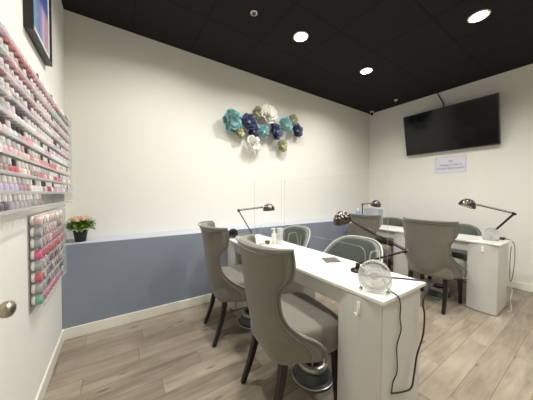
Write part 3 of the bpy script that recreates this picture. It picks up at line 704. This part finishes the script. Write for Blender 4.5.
# ------------------------------------------------------------------ clear shields standing on the desk
def make_shield(x, y0, y1, h_, cut0, cut1, cz, label):
    t = thing('acrylic_shield', label, 'shield', (x, y0, DZ), 0, 'clear shields on the foreground desk')
    L_ = y1 - y0; a, b_ = cut0 - y0, cut1 - y0; r_ = 0.045
    ol = [(0, 0.0), (a, 0.0)]
    ol += [(a + r_ - r_ * math.cos(k * PI / 12), cz - r_ + r_ * math.sin(k * PI / 12)) for k in range(7)]
    ol += [(b_ - r_ + r_ * math.sin(k * PI / 12), cz - r_ + r_ * math.cos(k * PI / 12)) for k in range(7)]
    ol += [(b_, 0.0), (L_, 0.0), (L_, h_), (0, h_)]
    # build from quads around the hand opening so every face stays simple
    MB().prism(ol, lambda u, v, w: Vector((w - 0.002, u, v)), 0.004, 0, 1).build('panel', [M['clear'], M['edge']], t)
    for yy in (a * 0.55, L_ - (L_ - b_) * 0.55):
        f = [(-0.072, 0), (0.072, 0), (0.044, 0.142), (0.038, 0.152), (0.028, 0.157), (-0.028, 0.157), (-0.038, 0.152), (-0.044, 0.142)]
        MB().prism(f, lambda u, v, w: Vector((u, yy + w - 0.003, v)), 0.006, 0, 1).build('support_foot', [M['clear'], M['edge']], t)
make_shield(1.22, 0.655, 1.560, 0.600, 0.785, 1.345, 0.165, 'clear acrylic shield on the foreground desk, section nearest the camera')
make_shield(1.22, 1.600, 2.070, 0.600, 1.72, 1.96, 0.165, 'clear acrylic shield on the foreground desk, far section by the half wall')

# ------------------------------------------------------------------ small things on the desks
p = at(272.7, 243.8, z=DZ)
t = thing('pump_bottle', 'small white pump bottle on the foreground desk behind the front chair', 'bottle', (1.262, p.y, DZ))
MB().lathe([(0.024, 0), (0.026, 0.003), (0.026, 0.085), (0.022, 0.096), (0.011, 0.102), (0.010, 0.108)], n=20).build('body', M['whiteplastic'], t)
MB().lathe([(0.012, 0.106), (0.012, 0.118), (0.005, 0.120), (0.005, 0.138), (0.010, 0.140), (0.010, 0.148), (0, 0.150)], n=14).tube([(0, 0, 0.144), (-0.022, 0.006, 0.144), (-0.032, 0.009, 0.138)], 0.0042, 6).build('pump', M['whiteplastic'], t)
t = thing('clear_tumbler', 'tall clear tumbler beside the white pump bottle', 'tumbler', (1.30, 1.725, DZ))
MB().lathe([(0.026, 0), (0.030, 0.150)], n=24).build('wall', M['edge'], t)
MB().lathe([(0.0, 0.002), (0.026, 0.002), (0.026, 0.008), (0, 0.008)], n=24).build('bottom', M['edge'], t)
t = thing('brown_dish', 'small brown dish with a pale strip on desk, left of the pump bottle', 'dish', (1.20, 1.79, DZ))
MB().lathe([(0.018, 0), (0.024, 0.018), (0.026, 0.030), (0.023, 0.030), (0.019, 0.008), (0, 0.006)], n=20).build('bowl', M['brown'], t)
MB().box((-0.085, 0.0, 0.0), (-0.03, 0.022, 0.012)).build('file', mat('tan_file', (196, 170, 140), 0.6), t, bevel=0.002)
A, B_, C_, D_ = (1.268, 1.168), (1.366, 1.126), (1.315, 1.034), (1.212, 1.076)
MB_ = MB().prism([A, D_, C_, B_], lambda u, v, w: Vector((u, v, DZ + w)), 0.006)
tag(MB_.build('slate_coaster', M['greymat'], bevel=0.001), 'flat grey square coaster lying on the foreground desktop', 'coaster')

def hook(loc, label):
    t = thing('adhesive_hook', label, 'hook', loc, 0, 'white hooks on the desk doors')
    MB().box((-0.004, -0.010, -0.030), (0.001, 0.010, 0.030)).build('plate', M['whiteplastic'], t, bevel=0.002)
    MB().tube(catmull([(-0.004, 0, 0.005), (-0.012, 0, -0.018), (-0.020, 0, -0.030), (-0.030, 0, -0.026), (-0.032, 0, -0.014)], 5), 0.0042, 8).build('prong', M['whiteplastic'], t)
hook((DX - 0.0045, DY + 0.118, 0.652), 'white adhesive hook on the foreground desk near door')
hook((RDX - 0.0045, RDY + 0.135, 0.652), 'white adhesive hook on the right desk near door')

t = thing('blue_bottle', 'small blue bottle on far end of the right desk behind a chair', 'bottle', (3.20, 2.20, DZ))
MB().lathe([(0.034, 0), (0.036, 0.004), (0.036, 0.200), (0.020, 0.225), (0.014, 0.228)], n=18).build('body', M['bluebottle'], t)
MB().lathe([(0.016, 0.228), (0.016, 0.256), (0, 0.258)], n=14).build('cap', M['whiteplastic'], t)
t = thing('storage_bin', 'translucent grey blue bin at far end of the right desk', 'bin', (3.435, 2.08, DZ))
b = MB(); b.box((-0.065, -0.12, 0), (0.065, 0.12, 0.006)); b.box((-0.065, -0.12, 0.006), (-0.06, 0.12, 0.24)); b.box((0.06, -0.12, 0.006), (0.065, 0.12, 0.24)); b.box((-0.06, -0.12, 0.006), (0.06, -0.115, 0.24)); b.box((-0.06, 0.115, 0.006), (0.06, 0.12, 0.24))
b.build('walls', M['bin'], t)
MB().box((-0.069, -0.124, 0.24), (0.069, 0.124, 0.250)).build('lid', M['bin'], t)
p = at(411, 220, x=3.30)
t = thing('brown_bottle', 'tiny brown bottle on the right desk, showing over a wingback chair top', 'bottle', (3.30, p.y, DZ))
MB().lathe([(0.020, 0), (0.021, 0.003), (0.021, 0.09), (0.010, 0.105), (0.009, 0.110)], n=16).build('body', M['brown'], t)
MB().lathe([(0.012, 0.108), (0.012, 0.150), (0, 0.151)], n=12).build('cap', M['black'], t)
t = thing('power_adapter', 'small black power adapter on the right desk near corner', 'adapter', (3.47, 0.625, DZ))
MB().box((-0.03, -0.018, 0), (0.03, 0.018, 0.026)).build('body', M['black'], t, bevel=0.004)
MB().tube(catmull([(0.028, 0, 0.012), (0.045, -0.006, 0.012), (0.050, -0.03, 0.006)], 5), 0.003, 6).build('lead', M['cord'], t)

# ------------------------------------------------------------------ footrests under the desks
def make_foot(label):
    t = thing('round_footrest', label, 'footrest', (0, 0, 0), 0, 'round footrests under the desks')
    MB().lathe([(0.0, 0), (0.128, 0), (0.134, 0.004), (0.134, 0.010), (0.126, 0.014), (0.115, 0.020), (0.108, 0.045), (0.10, 0.07), (0, 0.072)], n=40).build('base', M['greyfoot'], t)
    MB().torus((0, 0, 0.010), 0.134, 0.0045, n=48).build('rim', M['silver'], t)
    MB().torus((0, 0, 0.088), 0.078, 0.022, n=40, k=10).build('ring', M['silver'], t)
    MB().lathe([(0.062, 0.066), (0.062, 0.115), (0.05, 0.125), (0.035, 0.118), (0, 0.116)], n=28).build('hub', M['black'], t)
    return t
ft = make_foot('round grey footrest with silver ring under the foremost wingback chair')
ft.location = (1.078, 1.062, 0)
dup(ft, (1.06, 1.83, 0), 0, 'round grey footrest with silver ring beneath the chair near half wall')
dup(ft, (3.22, 1.10, 0), 0, 'round grey footrest under the right desk, behind the wingback chair legs')
dup(ft, (3.22, 1.88, 0), 0, 'round grey footrest under the far end of the right desk')

# ------------------------------------------------------------------ cords
def cord(name, pts, r_, m, label):
    tag(MB().tube(catmull(pts, 8), r_, 8).build(name, M[m]), label, 'cord')
EY = DY - 0.006; EX = DX
def on_end(px, py, off=0.006): p = at(px, py, y=DY + 0.02 - off); return tuple(p)
cord('fan_cord', [(1.135, 0.640, DZ + 0.06), (1.115, 0.590, DZ + 0.012), (1.105, 0.553, DZ + 0.004), (1.100, 0.534, DZ - 0.004), on_end(400.5, 305), on_end(400, 318), on_end(401, 330), on_end(397, 345), on_end(397, 358), on_end(397, 372), on_end(393, 382), on_end(391.5, 393)], 0.0028, 'cord', 'thin black fan cord down the end of the foreground desk, wavy')
cord('lamp_cord', [(1.19, 0.80, DZ + 0.006), (1.28, 0.70, DZ + 0.004), (1.36, 0.612, DZ + 0.004), (1.405, 0.548, DZ + 0.004), (1.418, 0.528, DZ - 0.012), on_end(423, 302, .03), on_end(424.5, 315, .03), on_end(423, 335, .03), on_end(417, 355, .03), on_end(414, 375, .03), on_end(411, 388, .02), on_end(402, 392, .01), on_end(391.5, 393.5)], 0.0042, 'cord', 'thicker black cord looping from foreground desk corner past its end panel')
def rend(px, py, off=0.008): p = at(px, py, y=RDY + 0.02 - off); return tuple(p)
cord('looped_cord', [(3.40, 0.64, DZ + 0.012), (3.50, 0.598, DZ + 0.008), (3.552, 0.57, DZ - 0.01), (3.585, 0.553, 0.66), (3.60, 0.55, 0.56), (3.585, 0.55, 0.44), (3.54, 0.55, 0.36), (3.49, 0.55, 0.31), (3.455, 0.556, 0.30), (3.45, 0.560, 0.42), (3.47, 0.562, 0.58), (3.50, 0.562, 0.66)], 0.0035, 'greycord', 'grey cord hanging in a loop off the right desk end')
cord('white_cord', [(3.445, 0.562, 0.31), (3.455, 0.555, 0.26), (3.50, 0.545, 0.19), (3.47, 0.55, 0.12), (3.46, 0.545, 0.05), (3.42, 0.535, 0.006), (3.34, 0.55, 0.004)], 0.003, 'whitecord', 'white cord dropping to the floor at the right desk end')

# ------------------------------------------------------------------ world, colour management
w = bpy.data.worlds.new('world'); SC.world = w; w.use_nodes = True
w.node_tree.nodes['Background'].inputs['Color'].default_value = (0.9, 0.95, 1.0, 1); w.node_tree.nodes['Background'].inputs['Strength'].default_value = 0.3
vs = SC.view_settings; vs.view_transform = 'Standard'; vs.look = 'None'; vs.exposure = 0.0; vs.gamma = 1.0; vs.use_curve_mapping = False
SC.cycles.max_bounces = 10; SC.cycles.transparent_max_bounces = 24; SC.cycles.use_denoising = True
SC.cycles.sample_clamp_indirect = 6.0
